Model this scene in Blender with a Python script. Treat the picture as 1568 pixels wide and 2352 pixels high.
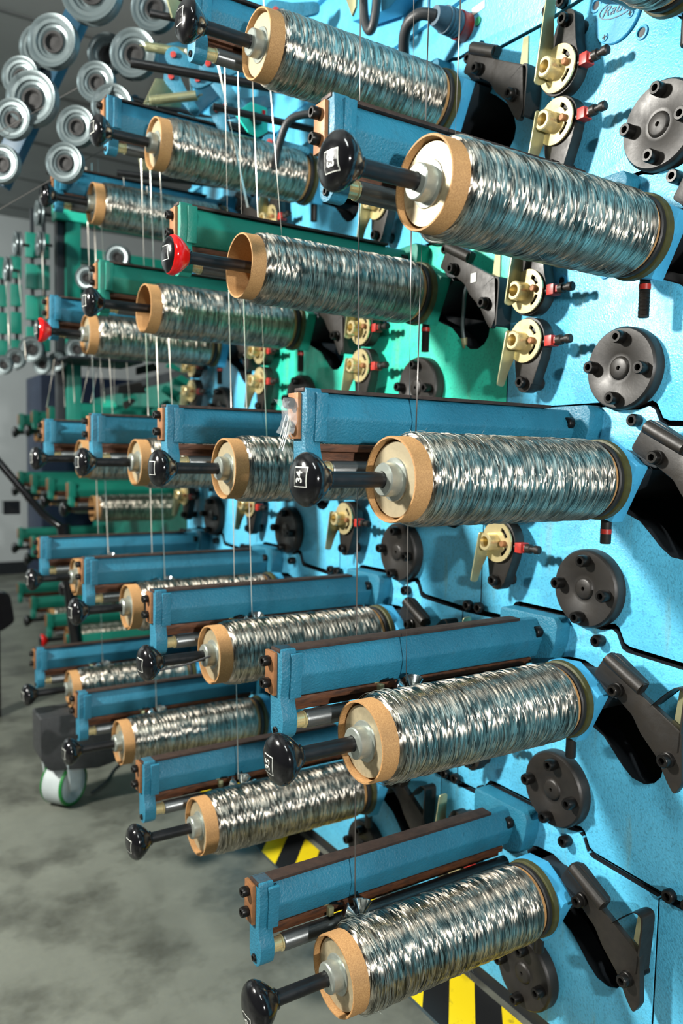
import bpy, bmesh, math, random
from mathutils import Vector, Matrix
from mathutils.geometry import tessellate_polygon
PI = math.pi
C = bpy.context.scene.collection
for o in list(bpy.data.objects): bpy.data.objects.remove(o)
S = bpy.context.scene
rnd = random.Random(7)

# ------------------------------------------------------------------ camera
def make_camera():
    yaw, pitch, roll = .566, -.0743, .021
    cy, sy, cp, sp = math.cos(yaw), math.sin(yaw), math.cos(pitch), math.sin(pitch)
    F = Vector((sy*cp, cy*cp, sp)); Rt = Vector((cy, -sy, 0)); U = Rt.cross(F)
    c, s = math.cos(roll), math.sin(roll)
    r = c*Rt + s*U; u = -s*Rt + c*U
    cam = bpy.data.cameras.new('camera'); o = bpy.data.objects.new('camera', cam); C.objects.link(o)
    m = Matrix((r, u, -F)).transposed().to_4x4(); m.translation = Vector((-.526, -.911, 1.2357)); o.matrix_world = m
    cam.sensor_fit = 'VERTICAL'; cam.sensor_height = 36; cam.lens = 1802.79/2352*36
    cam.clip_start = .02; cam.clip_end = 60
    cam.dof.use_dof = True; cam.dof.focus_distance = 1.26; cam.dof.aperture_fstop = 3.2; cam.dof.aperture_blades = 7
    S.camera = o
make_camera()
S.view_settings.view_transform = 'Standard'; S.view_settings.look = 'None'
S.view_settings.gamma = 1; S.view_settings.use_curve_mapping = False
S.view_settings.exposure = 0.0

# ------------------------------------------------------------------ world + lamps
W = bpy.data.worlds.new('world'); S.world = W; W.use_nodes = True
bg = W.node_tree.nodes['Background']; bg.inputs[0].default_value = (.70, .80, .82, 1); bg.inputs[1].default_value = .06
def area(name, loc, tgt, sx, sy, power, col=(1, 1, 1), spread=180):
    l = bpy.data.lights.new(name, 'AREA'); l.shape = 'RECTANGLE'; l.size = sx; l.size_y = sy; l.energy = power; l.color = col
    l.spread = math.radians(spread)
    o = bpy.data.objects.new(name, l); C.objects.link(o); o.location = loc
    o.rotation_euler = (Vector(tgt)-Vector(loc)).to_track_quat('-Z', 'Z').to_euler()
    return o
area('lamp_key', (-2.0, 1.35, 2.45), (.6, .3, 1.15), .26, .26, 215, (1, .97, .90))
area('lamp_camera_side', (-.35, -2.3, 1.45), (.35, .2, 1.1), .08, .08, 62, (1, .98, .94))
area('lamp_ceiling_tube', (-.9, -1.0, 3.1), (.3, .3, .8), .08, 1.0, 30, (.95, 1, .97))
area('lamp_back_fill', (-2.5, 5.2, 3.3), (-.8, 7.2, 1.0), 1.6, 1.0, 260, (.95, 1, .97))  # added fill light, brightens the back wall

# ------------------------------------------------------------------ materials
MATS = {}
class NT:
    def __init__(s, name):
        s.m = bpy.data.materials.new(name); s.m.use_nodes = True; s.t = s.m.node_tree
        s.b = s.t.nodes['Principled BSDF']; MATS[name] = s.m
    def n(s, typ, **kw):
        x = s.t.nodes.new(typ)
        for k, v in kw.items():
            if k.startswith('_'): setattr(x, k[1:], v)
            else: x.inputs[k].default_value = v
        return x
    def l(s, a, b): s.t.links.new(a, b)
    def math(s, op, a, b=None, c=None):
        x = s.t.nodes.new('ShaderNodeMath'); x.operation = op
        for i, v in enumerate((a, b, c)):
            if v is None: continue
            if isinstance(v, (int, float)): x.inputs[i].default_value = v
            else: s.l(v, x.inputs[i])
        return x.outputs[0]
    def ramp(s, fac, stops, interp='LINEAR'):
        x = s.t.nodes.new('ShaderNodeValToRGB'); x.color_ramp.interpolation = interp
        e = x.color_ramp.elements
        while len(e) < len(stops): e.new(.5)
        for q, (p, c) in zip(e, stops):
            q.position = p; q.color = (c if len(c) == 4 else (*c, 1)) if not isinstance(c, (int, float)) else (c, c, c, 1)
        s.l(fac, x.inputs[0]); return x.outputs[0]
    def mix(s, fac, a, b):
        x = s.t.nodes.new('ShaderNodeMix'); x.data_type = 'RGBA'
        if isinstance(fac, (int, float)): x.inputs[0].default_value = fac
        else: s.l(fac, x.inputs[0])
        for i, v in ((6, a), (7, b)):
            if isinstance(v, tuple): x.inputs[i].default_value = (*v[:3], 1)
            else: s.l(v, x.inputs[i])
        return x.outputs[2]
    def coord(s, kind='Object', scale=(1, 1, 1)):
        t = s.t.nodes.new('ShaderNodeTexCoord'); mp = s.t.nodes.new('ShaderNodeMapping'); mp.inputs['Scale'].default_value = scale
        s.l(t.outputs[kind], mp.inputs[0]); return mp.outputs[0]
    def noise(s, vec, scale, detail=4, rough=.55):
        x = s.t.nodes.new('ShaderNodeTexNoise'); x.inputs['Scale'].default_value = scale; x.inputs['Detail'].default_value = detail
        x.inputs['Roughness'].default_value = rough; s.l(vec, x.inputs['Vector']); return x.outputs['Fac']
    def bump(s, h, strength, dist, nrm=None):
        x = s.t.nodes.new('ShaderNodeBump'); x.inputs['Strength'].default_value = strength; x.inputs['Distance'].default_value = dist
        s.l(h, x.inputs['Height'])
        if nrm is not None: s.l(nrm, x.inputs['Normal'])
        return x.outputs[0]
    def out(s, base=None, rough=None, metal=None, nrm=None, **kw):
        for k, v in (('Base Color', base), ('Roughness', rough), ('Metallic', metal), ('Normal', nrm)):
            if v is None: continue
            if isinstance(v, tuple): s.b.inputs[k].default_value = (*v[:3], 1)
            elif isinstance(v, (int, float)): s.b.inputs[k].default_value = v
            else: s.l(v, s.b.inputs[k])
        for k, v in kw.items(): s.b.inputs[k].default_value = v
        return s.m

def paint(name, base, dark, grime, bumpiness, worn=.5, rough=.42, stains=0, spec=.5):
    t = NT(name); v = t.coord()
    n1 = t.noise(v, 6, 5, .6); n2 = t.noise(v, 90, 3, .7); n3 = t.noise(v, 22, 6, .7)
    c = t.mix(t.ramp(n1, [(.3, 0.0), (.7, 1.0)]), base, dark)
    c = t.mix(t.ramp(n3, [(.60, 0.0), (.80, worn)]), c, grime)
    c = t.mix(t.ramp(n2, [(.66, 0.0), (.74, worn)]), c, tuple(x*.25 for x in base))
    if stains:
        v2 = t.coord(scale=(3, 16, 2.2)); s1 = t.noise(v2, 1.6, 5, .6)
        c = t.mix(t.ramp(s1, [(.60, 0.0), (.78, stains)]), c, (.22, .25, .06))
        v3 = t.coord(scale=(1, 1, 1)); s3 = t.noise(v3, 230, 2, .5)
        c = t.mix(t.ramp(s3, [(.52, 0.0), (.70, .42)]), c, tuple(x*.3 for x in base))
    h = t.math('ADD', t.math('MULTIPLY', t.noise(v, 260, 2, .5), 1.0), t.math('MULTIPLY', n2, .8))
    t.out(c, t.ramp(n3, [(.3, rough-.06), (.75, rough+.22)]), 0, t.bump(h, bumpiness, .0012))
    t.b.inputs['Specular IOR Level'].default_value = spec
    return t.m
BLUE = (.075, .47, .74); BLUED = (.055, .38, .63)
paint('blue_cast', (.020, .19, .295), (.012, .12, .19), (.015, .05, .055), 1.0, .55, .45)
paint('blue_panel', (.105, .50, .74), (.075, .40, .62), (.10, .26, .26), .6, .35, .34, .55)
paint('blue_plain', (.07, .42, .68), (.04, .28, .50), (.05, .12, .14), .3, .4, .4)
paint('green_cast', (.006, .22, .155), (.005, .16, .115), (.02, .07, .03), .4, .45, .42)
paint('green_panel', (.025, .58, .40), (.02, .48, .33), (.03, .16, .06), .25, .35, .4, .4)
paint('teal_plate', (.02, .62, .48), (.02, .5, .4), (.05, .3, .2), .2, .2, .35)

def simple(name, base, rough, metal=0, var=.25, scale=40, bumps=.2, dist=.0006, stretch=(1, 1, 1), **kw):
    t = NT(name); v = t.coord(scale=stretch); n = t.noise(v, scale, 5, .6)
    c = t.mix(t.ramp(n, [(.3, 0.0), (.7, 1.0)]), base, tuple(x*(1-var) for x in base))
    t.out(c, t.ramp(n, [(.3, max(.02, rough-.08)), (.7, min(1, rough+.1))]), metal, t.bump(n, bumps, dist)); 
    for k, val in kw.items(): t.b.inputs[k].default_value = val
    return t.m
simple('black_plastic', (.006, .006, .007), .12, 0, .2, 25, .02, .0003, Coat_Weight=0) if False else simple('black_plastic', (.006, .006, .007), .14, 0, .2, 25, .03)
simple('red_plastic', (.75, .008, .008), .16, 0, .15, 25, .02)
simple('black_rod', (.005, .005, .006), .38, 0, .3, 60, .1)
simple('black_steel', (.017, .014, .011), .46, .1, .55, 45, .5, .001)
simple('dark_bolt', (.012, .011, .010), .36, .5, .4, 80, .2)
simple('dark_cover', (.021, .018, .015), .44, .12, .6, 28, .45, .001)
simple('gold_zinc', (.74, .62, .33), .30, .6, .25, 30, .15)
simple('olive_zinc', (.42, .42, .24), .34, .55, .3, 30, .15)
simple('zinc', (.34, .37, .33), .34, .55, .25, 90, .25)
simple('zinc_plate', (.44, .37, .235), .42, .35, .3, 120, .3)
simple('cream_plate', (.78, .62, .36), .45, .1, .15, 120, .15)
simple('copper_plate', (.33, .145, .055), .5, .3, .5, 60, .4)
simple('rust_rail', (.13, .045, .016), .55, .2, .75, 35, .6, .001, (1, 6, 6))
simple('rust_strip', (.05, .028, .02), .6, .2, .6, 50, .5)
simple('olive_rubber', (.055, .057, .014), .55, 0, .4, 60, .3)
simple('black_rubber', (.012, .011, .010), .55, 0, .4, 60, .3)
simple('roller_steel', (.16, .17, .17), .33, .8, .3, 60, .1, .0005, (1, 30, 30))
simple('steel_cone', (.55, .62, .64), .18, 1, .15, 60, .05, .0005, (20, 1, 1))
simple('white_label', (.72, .74, .68), .3, 0, .15, 90, .1)
simple('black_label', (.008, .008, .009), .22, 0, .1, 90, .05)
simple('wheel_grey', (.105, .135, .14), .32, .45, .2, 30, .15)
simple('wheel_hub', (.006, .006, .006), .8, 0, .3, 30, .2)
simple('blue_shaded', (.004, .045, .085), .45, 0, .3, 8, .2)  # blue of the pulley arm, darkened to hold its shadow in the colour
simple('navy', (.004, .016, .05), .5, 0, .3, 4, .1)
simple('wall_paint', (.50, .53, .53), .8, 0, .08, 3, .05)
simple('ceiling_grey', (.30, .32, .32), .85, 0, .12, 3, .05)
simple('ceiling_joint', (.12, .13, .13), .85, 0, .12, 3, .05)
simple('inner_dark', (.008, .012, .016), .6, 0, .4, 8, .1)
simple('hose_black', (.03, .032, .034), .5, 0, .3, 60, .2)
simple('connector_grey', (.10, .15, .19), .45, .2, .3, 60, .2)
simple('red_part', (.48, .03, .02), .4, 0, .5, 70, .2)
simple('white_wheel', (.38, .43, .43), .45, 0, .2, 20, .1)
simple('green_tyre', (.01, .18, .03), .45, 0, .2, 20, .1)
simple('green_dot', (.01, .35, .15), .4); simple('red_dot', (.55, .06, .03), .4)
simple('ribbon', (.85, .80, .70), .36, .8, .1, 60, .05)
simple('wire_dark', (.16, .15, .14), .4, .7, .3, 90, .1)

def m_card():
    t = NT('cardboard'); v = t.coord(scale=(1, 1, 1)); n = t.noise(v, 500, 2, .6); n2 = t.noise(v, 14, 4, .6)
    c = t.mix(t.ramp(n, [(.35, 0.0), (.65, 1.0)]), (.44, .24, .088), (.30, .15, .05))
    c = t.mix(t.ramp(n2, [(.45, 0.0), (.75, .5)]), c, (.30, .16, .06))
    t.out(c, .72, 0, t.bump(n, .3, .0005))
m_card()
def m_wire():
    t = NT('wire_winding')
    tc = t.t.nodes.new('ShaderNodeTexCoord'); sp = t.t.nodes.new('ShaderNodeSeparateXYZ'); t.l(tc.outputs['UV'], sp.inputs[0])
    u, v = sp.outputs[0], sp.outputs[1]          # u metres along the spool, v turns 0..1
    def fld(shear, fu, fv, off, detail=3, rough=.6):
        uu = t.math('MULTIPLY', t.math('ADD', u, t.math('MULTIPLY', v, shear)), fu)
        cmb = t.t.nodes.new('ShaderNodeCombineXYZ'); t.l(uu, cmb.inputs[0]); t.l(t.math('MULTIPLY', v, fv), cmb.inputs[1]); cmb.inputs[2].default_value = off
        return t.noise(cmb.outputs[0], 1, detail, rough)
    a = fld(.045, 620, 3, 0.0, 2); b = fld(-.045, 620, 3, 7.0, 2)
    mask = t.ramp(t.math('ADD', t.math('MULTIPLY', fld(.08, 300, 5, 3.0, 1), .5), t.math('MULTIPLY', t.math('SUBTRACT', 1.0, fld(-.08, 300, 5, 43.0, 1)), .5)), [(.485, 0.0), (.515, 1.0)])
    cm = t.math('ADD', t.math('MULTIPLY', fld(.08, 90, 6, 63.0, 1), .5), t.math('MULTIPLY', t.math('SUBTRACT', 1.0, fld(-.08, 90, 6, 67.0, 1)), .5))
    mask = t.ramp(t.math('ADD', t.math('MULTIPLY', mask, .10), cm), [(.535, 0.0), (.565, 1.0)])
    fine = t.mix(mask, a, b)
    coarse = t.math('ADD', fld(.06, 110, 3, 11.0, 1), fld(-.06, 110, 3, 17.0, 1))
    bun = fld(0, 115, 3, 21.0, 1)
    vf = fld(.02, 1500, 6, 31.0, 1)
    h = t.math('ADD', t.math('MULTIPLY', fine, 1.0), t.math('MULTIPLY', coarse, .85))
    h = t.math('ADD', h, t.math('MULTIPLY', vf, .35))
    h = t.math('ADD', h, t.math('MULTIPLY', bun, 1.1))
    col = t.mix(t.ramp(fine, [(.35, 0.0), (.62, 1.0)]), (.045, .045, .04), (.76, .69, .58))
    gap_shade = t.ramp(t.math('ADD', t.math('MULTIPLY', fld(.07, 90, 9, 51.0, 1), .5), t.math('MULTIPLY', fld(-.07, 90, 9, 57.0, 1), .5)), [(.40, 0.0), (.50, 1.0)])
    col = t.mix(t.math('MULTIPLY', t.math('SUBTRACT', 1.0, gap_shade), .55), col, (.04, .04, .035))  # shade between wire bundles painted into the colour
    t.out(col, .35, 1.0, t.bump(h, .40, .0011))
    tg = t.t.nodes.new('ShaderNodeTangent'); tg.direction_type = 'UV_MAP'; tg.uv_map = 'UVMap'; t.l(tg.outputs[0], t.b.inputs['Tangent'])
    t.b.inputs['Anisotropic'].default_value = 1.0; t.l(t.math('SUBTRACT', t.math('MULTIPLY', mask, .084), .042), t.b.inputs['Anisotropic Rotation'])
m_wire()
def m_floor():
    t = NT('concrete'); v = t.coord('Object'); n = t.noise(v, 1.5, 7, .62); n2 = t.noise(v, 60, 3, .6); n3 = t.noise(v, 3.2, 5, .6)
    c = t.mix(t.ramp(n, [(.34, 0.0), (.66, 1.0)]), (.155, .165, .135), (.09, .096, .078))
    c = t.mix(t.ramp(n3, [(.46, 0.0), (.60, .85)]), c, (.05, .052, .042))
    c = t.mix(t.ramp(n2, [(.4, 0.0), (.75, .3)]), c, (.10, .11, .10))
    t.out(c, t.ramp(n3, [(.4, .55), (.7, .32)]), 0, t.bump(n2, .2, .002))
m_floor()
def m_tape():
    t = NT('hazard_tape'); tc = t.t.nodes.new('ShaderNodeTexCoord'); sp = t.t.nodes.new('ShaderNodeSeparateXYZ'); t.l(tc.outputs['Object'], sp.inputs[0])
    # stripes slanted about 48 degrees, 0.075 m wide across Y
    q = t.math('ADD', sp.outputs[1], t.math('MULTIPLY', sp.outputs[0], -1.15))
    f = t.math('FRACT', t.math('DIVIDE', t.math('ADD', q, .282+2), .178))
    n = t.noise(tc.outputs['Object'], 24, 6, .75)
    st = t.ramp(f, [(0, 0.0), (.50, 0.0), (.505, 1.0), (1, 1.0)], 'CONSTANT')
    c = t.mix(st, (.010, .011, .012), (.78, .60, .01))
    c = t.mix(t.ramp(n, [(.60, 0.0), (.72, .75)]), c, (.05, .045, .03))
    t.out(c, .45, 0, t.bump(n, .2, .001))
m_tape()

# ------------------------------------------------------------------ mesh helpers
def finish(bm, name, mat, smooth=True, ang=38, bevel=0, seg=2):
    bmesh.ops.remove_doubles(bm, verts=bm.verts, dist=1e-6)
    bmesh.ops.recalc_face_normals(bm, faces=bm.faces)
    if bevel:
        es = [e for e in bm.edges if len(e.link_faces) == 2 and e.calc_face_angle(0) > math.radians(30)]
        bmesh.ops.bevel(bm, geom=es, offset=bevel, segments=seg, profile=.6, affect='EDGES', clamp_overlap=True)
    me = bpy.data.meshes.new(name); bm.to_mesh(me); bm.free()
    for m in (mat if isinstance(mat, (list, tuple)) else [mat]): me.materials.append(MATS[m])
    if smooth:
        me.shade_smooth(); me.set_sharp_from_angle(angle=math.radians(ang))
    return me
def bm_box(bm, x0, x1, y0, y1, z0, z1, mi=0):
    vs = [bm.verts.new((x, y, z)) for x in (x0, x1) for y in (y0, y1) for z in (z0, z1)]
    for f in ((0, 1, 3, 2), (4, 6, 7, 5), (0, 4, 5, 1), (2, 3, 7, 6), (0, 2, 6, 4), (1, 5, 7, 3)):
        bm.faces.new([vs[i] for i in f]).material_index = mi
def bm_lathe(bm, prof, seg=32, axis='X', c=(0, 0, 0), mi=0, cap=True, hole=False):
    # prof: list of (t along axis, radius)
    rings = []
    A = {'X': (Vector((1, 0, 0)), Vector((0, 1, 0)), Vector((0, 0, 1))), 'Y': (Vector((0, 1, 0)), Vector((0, 0, 1)), Vector((1, 0, 0))),
         'Z': (Vector((0, 0, 1)), Vector((1, 0, 0)), Vector((0, 1, 0)))}
    if isinstance(axis, str): a, p, q = A[axis]
    else:
        a = Vector(axis).normalized(); p = a.orthogonal().normalized(); q = a.cross(p)
    c = Vector(c)
    for t_, r in prof:
        if r < 1e-7: rings.append([bm.verts.new(c+a*t_)])
        else: rings.append([bm.verts.new(c+a*t_+(p*math.cos(2*PI*i/seg)+q*math.sin(2*PI*i/seg))*r) for i in range(seg)])
    def bridge(r0, r1):
        for i in range(seg):
            j = (i+1) % seg
            if len(r0) == 1 and len(r1) == 1: return
            if len(r0) == 1: f = bm.faces.new((r0[0], r1[i], r1[j]))
            elif len(r1) == 1: f = bm.faces.new((r0[i], r1[0], r0[j]))
            else: f = bm.faces.new((r0[i], r1[i], r1[j], r0[j]))
            f.material_index = mi
    for r0, r1 in zip(rings, rings[1:]): bridge(r0, r1)
    if hole: bridge(rings[-1], rings[0])
    elif cap:
        for r in (rings[0], rings[-1]):
            if len(r) > 2: bm.faces.new(r).material_index = mi
def bm_prism(bm, poly, x0, x1, holes=(), mi=0, plane='YZ', smi=None):
    def P(p, x): return (x, p[0], p[1]) if plane == 'YZ' else ((p[0], x, p[1]) if plane == 'XZ' else (p[0], p[1], x))
    loops = [list(poly)]+[list(h) for h in holes]
    tri = tessellate_polygon([[Vector((p[0], p[1], 0)) for p in l] for l in loops])
    flat = [p for l in loops for p in l]
    va = [bm.verts.new(P(p, x0)) for p in flat]; vb = [bm.verts.new(P(p, x1)) for p in flat]
    if not holes:
        bm.faces.new(va).material_index = mi; bm.faces.new(vb).material_index = mi
    else:
        for t_ in tri:
            try:
                bm.faces.new([va[i] for i in t_]).material_index = mi; bm.faces.new([vb[i] for i in t_]).material_index = mi
            except ValueError: pass
    k = 0
    for l in loops:
        n = len(l)
        for i in range(n):
            a, b = k+i, k+(i+1) % n
            bm.faces.new((va[a], va[b], vb[b], vb[a])).material_index = mi if smi is None else smi
        k += n
def bm_tube(bm, pts, r, seg=8, mi=0):
    pts = [Vector(p) for p in pts]; rings = []; up = None
    for i, p in enumerate(pts):
        d = (pts[min(i+1, len(pts)-1)]-pts[max(i-1, 0)]).normalized()
        if up is None: up = d.orthogonal().normalized()
        up = (up-d*up.dot(d)).normalized(); q = d.cross(up)
        rr = r[i] if isinstance(r, (list, tuple)) else r
        rings.append([bm.verts.new(p+(up*math.cos(2*PI*k/seg)+q*math.sin(2*PI*k/seg))*rr) for k in range(seg)])
    for a, b in zip(rings, rings[1:]):
        for k in range(seg): bm.faces.new((a[k], b[k], b[(k+1) % seg], a[(k+1) % seg])).material_index = mi
    bm.faces.new(rings[0]).material_index = mi; bm.faces.new(rings[-1]).material_index = mi
def circ(cx, cy, r, n=24, a0=0, a1=2*PI, end=False):
    m = n if not end else n-1
    return [(cx+r*math.cos(a0+(a1-a0)*i/m), cy+r*math.sin(a0+(a1-a0)*i/m)) for i in range(n)]
def rounded(poly, r, n=4):
    out = []; N = len(poly)
    for i in range(N):
        p = Vector(poly[i]); a = (Vector(poly[i-1])-p); b = (Vector(poly[(i+1) % N])-p)
        rr = min(r, a.length*.45, b.length*.45)
        pa = p+a.normalized()*rr; pb = p+b.normalized()*rr
        for k in range(n+1):
            t_ = k/n; q = pa*(1-t_)**2+p*2*t_*(1-t_)+pb*t_*t_; out.append((q.x, q.y))
    return out
def smooth_path(pts, n=6):
    pts = [Vector(p) for p in pts]; out = []
    for i in range(len(pts)-1):
        p0, p1, p2, p3 = pts[max(i-1, 0)], pts[i], pts[i+1], pts[min(i+2, len(pts)-1)]
        for k in range(n):
            t_ = k/n; out.append(.5*((2*p1)+(-p0+p2)*t_+(2*p0-5*p1+4*p2-p3)*t_*t_+(-p0+3*p1-3*p2+p3)*t_**3))
    out.append(pts[-1]); return out
def B(): return bmesh.new()
def box_me(name, mat, *b, bevel=.001): bm = B(); bm_box(bm, *b); return finish(bm, name, mat, bevel=bevel)
VAR = {}
def recol(me, mp):
    key = (me.name, tuple(sorted(mp.items())))
    if key not in VAR:
        m = me.copy()
        for i, s in enumerate(me.materials):
            if s.name in mp: m.materials[i] = MATS[mp[s.name]]
        VAR[key] = m
    return VAR[key]
def bolt_me(name, r, h, mat='dark_bolt', stem=0):
    # socket head cap bolt pointing to -X, base at x=0, stem goes on to +X
    bm = B(); bm_lathe(bm, [(0, r*.9), (-h*.12, r), (-h*.85, r), (-h, r*.88), (-h, r*.52), (-h*.45, r*.5), (-h*.45, 0)], 20)
    if stem: bm_lathe(bm, [(0, r*.62), (stem, r*.62)], 14)
    return finish(bm, name, mat)
def tag(o, label=None, cat=None, group=None, kind=None):
    if label: o['label'] = label
    if cat: o['category'] = cat
    if group: o['group'] = group
    if kind: o['kind'] = kind
    return o
def thing(name, loc, label, cat, group=None):
    o = bpy.data.objects.new(name, None); C.objects.link(o); o.location = loc; o.empty_display_size = .03
    return tag(o, label, cat, group)
def part(name, me, parent, loc=(0, 0, 0), rot=(0, 0, 0), label=None):
    o = bpy.data.objects.new(name, me); C.objects.link(o); o.parent = parent; o.location = loc; o.rotation_euler = rot
    if label: o['label'] = label
    return o
def solo(name, me, loc, label, cat, group=None, rot=(0, 0, 0)):
    o = bpy.data.objects.new(name, me); C.objects.link(o); o.location = loc; o.rotation_euler = rot
    return tag(o, label, cat, group)
def struct(name, me, loc=(0, 0, 0)):
    o = bpy.data.objects.new(name, me); C.objects.link(o); o.location = loc; o['kind'] = 'structure'; return o

# ------------------------------------------------------------------ room
struct('floor', box_me('floor', 'concrete', -6, 3, -3, 7.3, -.05, 0, bevel=0))
struct('wall_back', box_me('wall_back', 'wall_paint', -6, 3, 7.2, 7.35, 0, 3.4, bevel=0))
struct('baseboard_back', box_me('baseboard_back', 'inner_dark', -6, 3, 7.17, 7.2, 0, .12, bevel=0))
bm = B(); bm_box(bm, -6, 3, -3, 7.35, 3.4, 3.5)
for k in range(12):
    y = -2.5+k*.85; bm_box(bm, -6, 3, y, y+.02, 3.392, 3.4, 1)
for k in range(5):
    x = -5.2+k*1.7; bm_box(bm, x, x+.02, -3, 7.3, 3.391, 3.4, 1)
struct('ceiling', finish(bm, 'ceiling', ['ceiling_grey', 'ceiling_joint']))

# ------------------------------------------------------------------ station lattice
SX, LA, LH, LB = .5818, .0504, -.4, -.0068
def origin(k, j): return Vector((LB*(j-2), SX*k+LA*(j-2), 1.2+LH*(j-2)))
COL = ['nearest column', 'second column', 'third column', 'last blue column']
ROW = ['top row', 'second row', 'middle row', 'fourth row', 'bottom row']
NUM = {(0, 1): '33', (0, 2): '34', (0, 3): '35', (0, 4): '36'}
def where(k, j):
    n = NUM.get((k, j))
    return f'{COL[k]}, {ROW[j]}' + (f', number {n}' if n else '')
GREENP = {(1, 1), (2, 1)}     # green painted stations

# --- machine panels with jigsaw top edges
CONT = [(.362, .0925), (.235, .097), (.222, .112), (.207, .130), (.195, .1335), (.05, .135), (.03, .128), (-.02, .128), (-.043, .1335), (-.053, .128), (-.066, .103), (-.078, .0985), (-.22, .093)]
def T(y):
    y = (y+.22) % SX-.22
    pts = [(-.2198, .0927)]+CONT[::-1]
    for (a, za), (b, zb) in zip(CONT[::-1], CONT[::-1][1:]):
        if a <= y <= b: return za+(zb-za)*(y-a)/(b-a)
    return CONT[0][1]
SLOT = [(.087, .040), (.075, .050), (.055, .056), (.016, .059), (-.022, .047), (-.060, .026), (-.100, .000), (-.135, -.030), (-.154, -.058), (-.161, -.085), (-.157, -.105),
        (-.145, -.120), (-.125, -.129), (-.100, -.127), (-.078, -.112), (-.055, -.090), (-.035, -.072), (-.005, -.060), (.040, -.040), (.075, .000)]
YL, YR = .3602, -.2184
def panel_mesh(j):
    gap = .0050
    ys_t = [YL]+[p[0] for p in CONT[1:-1]]+[YR]
    top = [(y, T(y)-gap) for y in ys_t]
    if j == 4: bot = [(YR, -.288), (YL, -.288)]
    else:
        ys = [YR]
        for p in sorted([(p[0]+LA) for p in CONT]+[p[0]+LA-SX for p in CONT]):
            if YR+.004 < p < YL-.004: ys.append(p)
        ys.append(YL)
        bot = [(y, T(y-LA)+LH+gap) for y in ys]
    bm = B(); bm_prism(bm, top+bot, .65, .668, holes=[SLOT], smi=1)
    # rim of the slot, going inwards
    inner = [(p[0]*1.0-.0, p[1]) for p in SLOT]
    n = len(inner)
    va = [bm.verts.new((.668, *p)) for p in inner]; vb = [bm.verts.new((.70, *p)) for p in inner]
    for i in range(n): bm.faces.new((va[i], va[(i+1) % n], vb[(i+1) % n], vb[i])).material_index = 1
    return finish(bm, 'machine_panel', ['blue_panel', 'inner_dark'], bevel=.0018)
PANEL = [panel_mesh(j) for j in range(5)]
BOLT_BIG = bolt_me('bolt_big', .0112, .020)
BOLT_MED = bolt_me('bolt_med', .0115, .014)
BOLT_SM = bolt_me('bolt_small', .0085, .013)
bm = B(); bm_lathe(bm, [(0, .013), (-.003, .012), (-.0035, .0085), (-.0005, .0075)], 20, cap=False); bm_lathe(bm, [(-.0005, .0078), (-.0004, 0)], 20, mi=1); RING = finish(bm, 'blanking_ring', ['blue_plain', 'hose_black'])
mach = thing('winding_machine', (0, 0, 0), 'long blue winding machine front of jigsaw-edged enamelled panels, two panels green', 'machine')
for k in range(-1, 4):
    for j in range(5):
        o = origin(k, j); grn = (k, j) in GREENP
        t = part('panel', recol(PANEL[j], {'blue_panel': 'green_panel'}) if grn else PANEL[j], mach, o, label='green enamelled panel' if grn else None)
        part('bolt', BOLT_BIG, t, (.65, -.021, .104))
        for y, z in ((.338, .108), (.302, .109), (.216, .112)): part('bolt', BOLT_MED, t, (.65, y, z-.0015 if y > .3 else z))
        if j < 2 and k < 2:
            for y, z in ((.223, -.023), (.12, -.024), (.223, .067)): part('blanking_ring', RING, t, (.65, y, z))
# wall above the top row
hb = [(p[0], p[1]) for p in []]
for k in range(3, -2, -1):
    for y, z in CONT[:-1]: hb.append((y+SX*k+LA*(-2), z+2.0+.0035))
hb.append((YR-SX+LA*(-2), T(-.2198)+2.0+.0035))
bm = B(); bm_prism(bm, hb+[(hb[-1][0], 3.2), (hb[0][0], 3.2)], .6636, .682)
bm_box(bm, .652, .664, -.9, 2.15, 2.245, 2.262); bm_box(bm, .645, .664, -.9, 2.15, 2.52, 2.56)
for y in (.02, .62, 1.2, 1.78): bm_box(bm, .656, .664, y, y+.10, 2.27, 3.1)
part('head_panel', finish(bm, 'head_panel', 'blue_panel', bevel=.0015), mach)
bm = B(); bm_box(bm, .95, 1.0, -1.5, 2.14, .1, 3.1); bm_box(bm, .69, .95, -1.5, 2.14, .10, .115); bm_box(bm, .72, 1.0, -1.5, 2.14, 0, .1)
part('inner_housing', finish(bm, 'inner_housing', 'inner_dark'), mach, label='dark inner housing')
bm = B(); bm_box(bm, .67, 1.0, 2.11, 2.13, .1, 3.1)
part('end_cover', finish(bm, 'end_cover', 'blue_plain'), mach)

# --- bearing covers
bm = B(); bm_lathe(bm, [(.026, .073), (.006, .073), (.003, .0715), (0, .069), (0, .030), (.0015, .027), (.0015, .021), (-.0015, .019), (-.003, .016), (-.003, .004), (.002, .003), (.002, 0)], 56)
COVER = finish(bm, 'bearing_cover', 'dark_cover', ang=30)
for k in range(4):
    for j in range(5):
        o = origin(k, j)+Vector((.624, .0597, -.204))
        t = thing('round_cover', o, f'round dark four-bolt cover below the spool, {where(k, j)}', 'bearing cover', 'round bearing covers')
        part('cover', COVER, t)
        for a in (.08, .08+PI/2, .08+PI, .08+1.5*PI): part('bolt', BOLT_BIG, t, (.0, .053*math.cos(a), .053*math.sin(a)))

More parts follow.
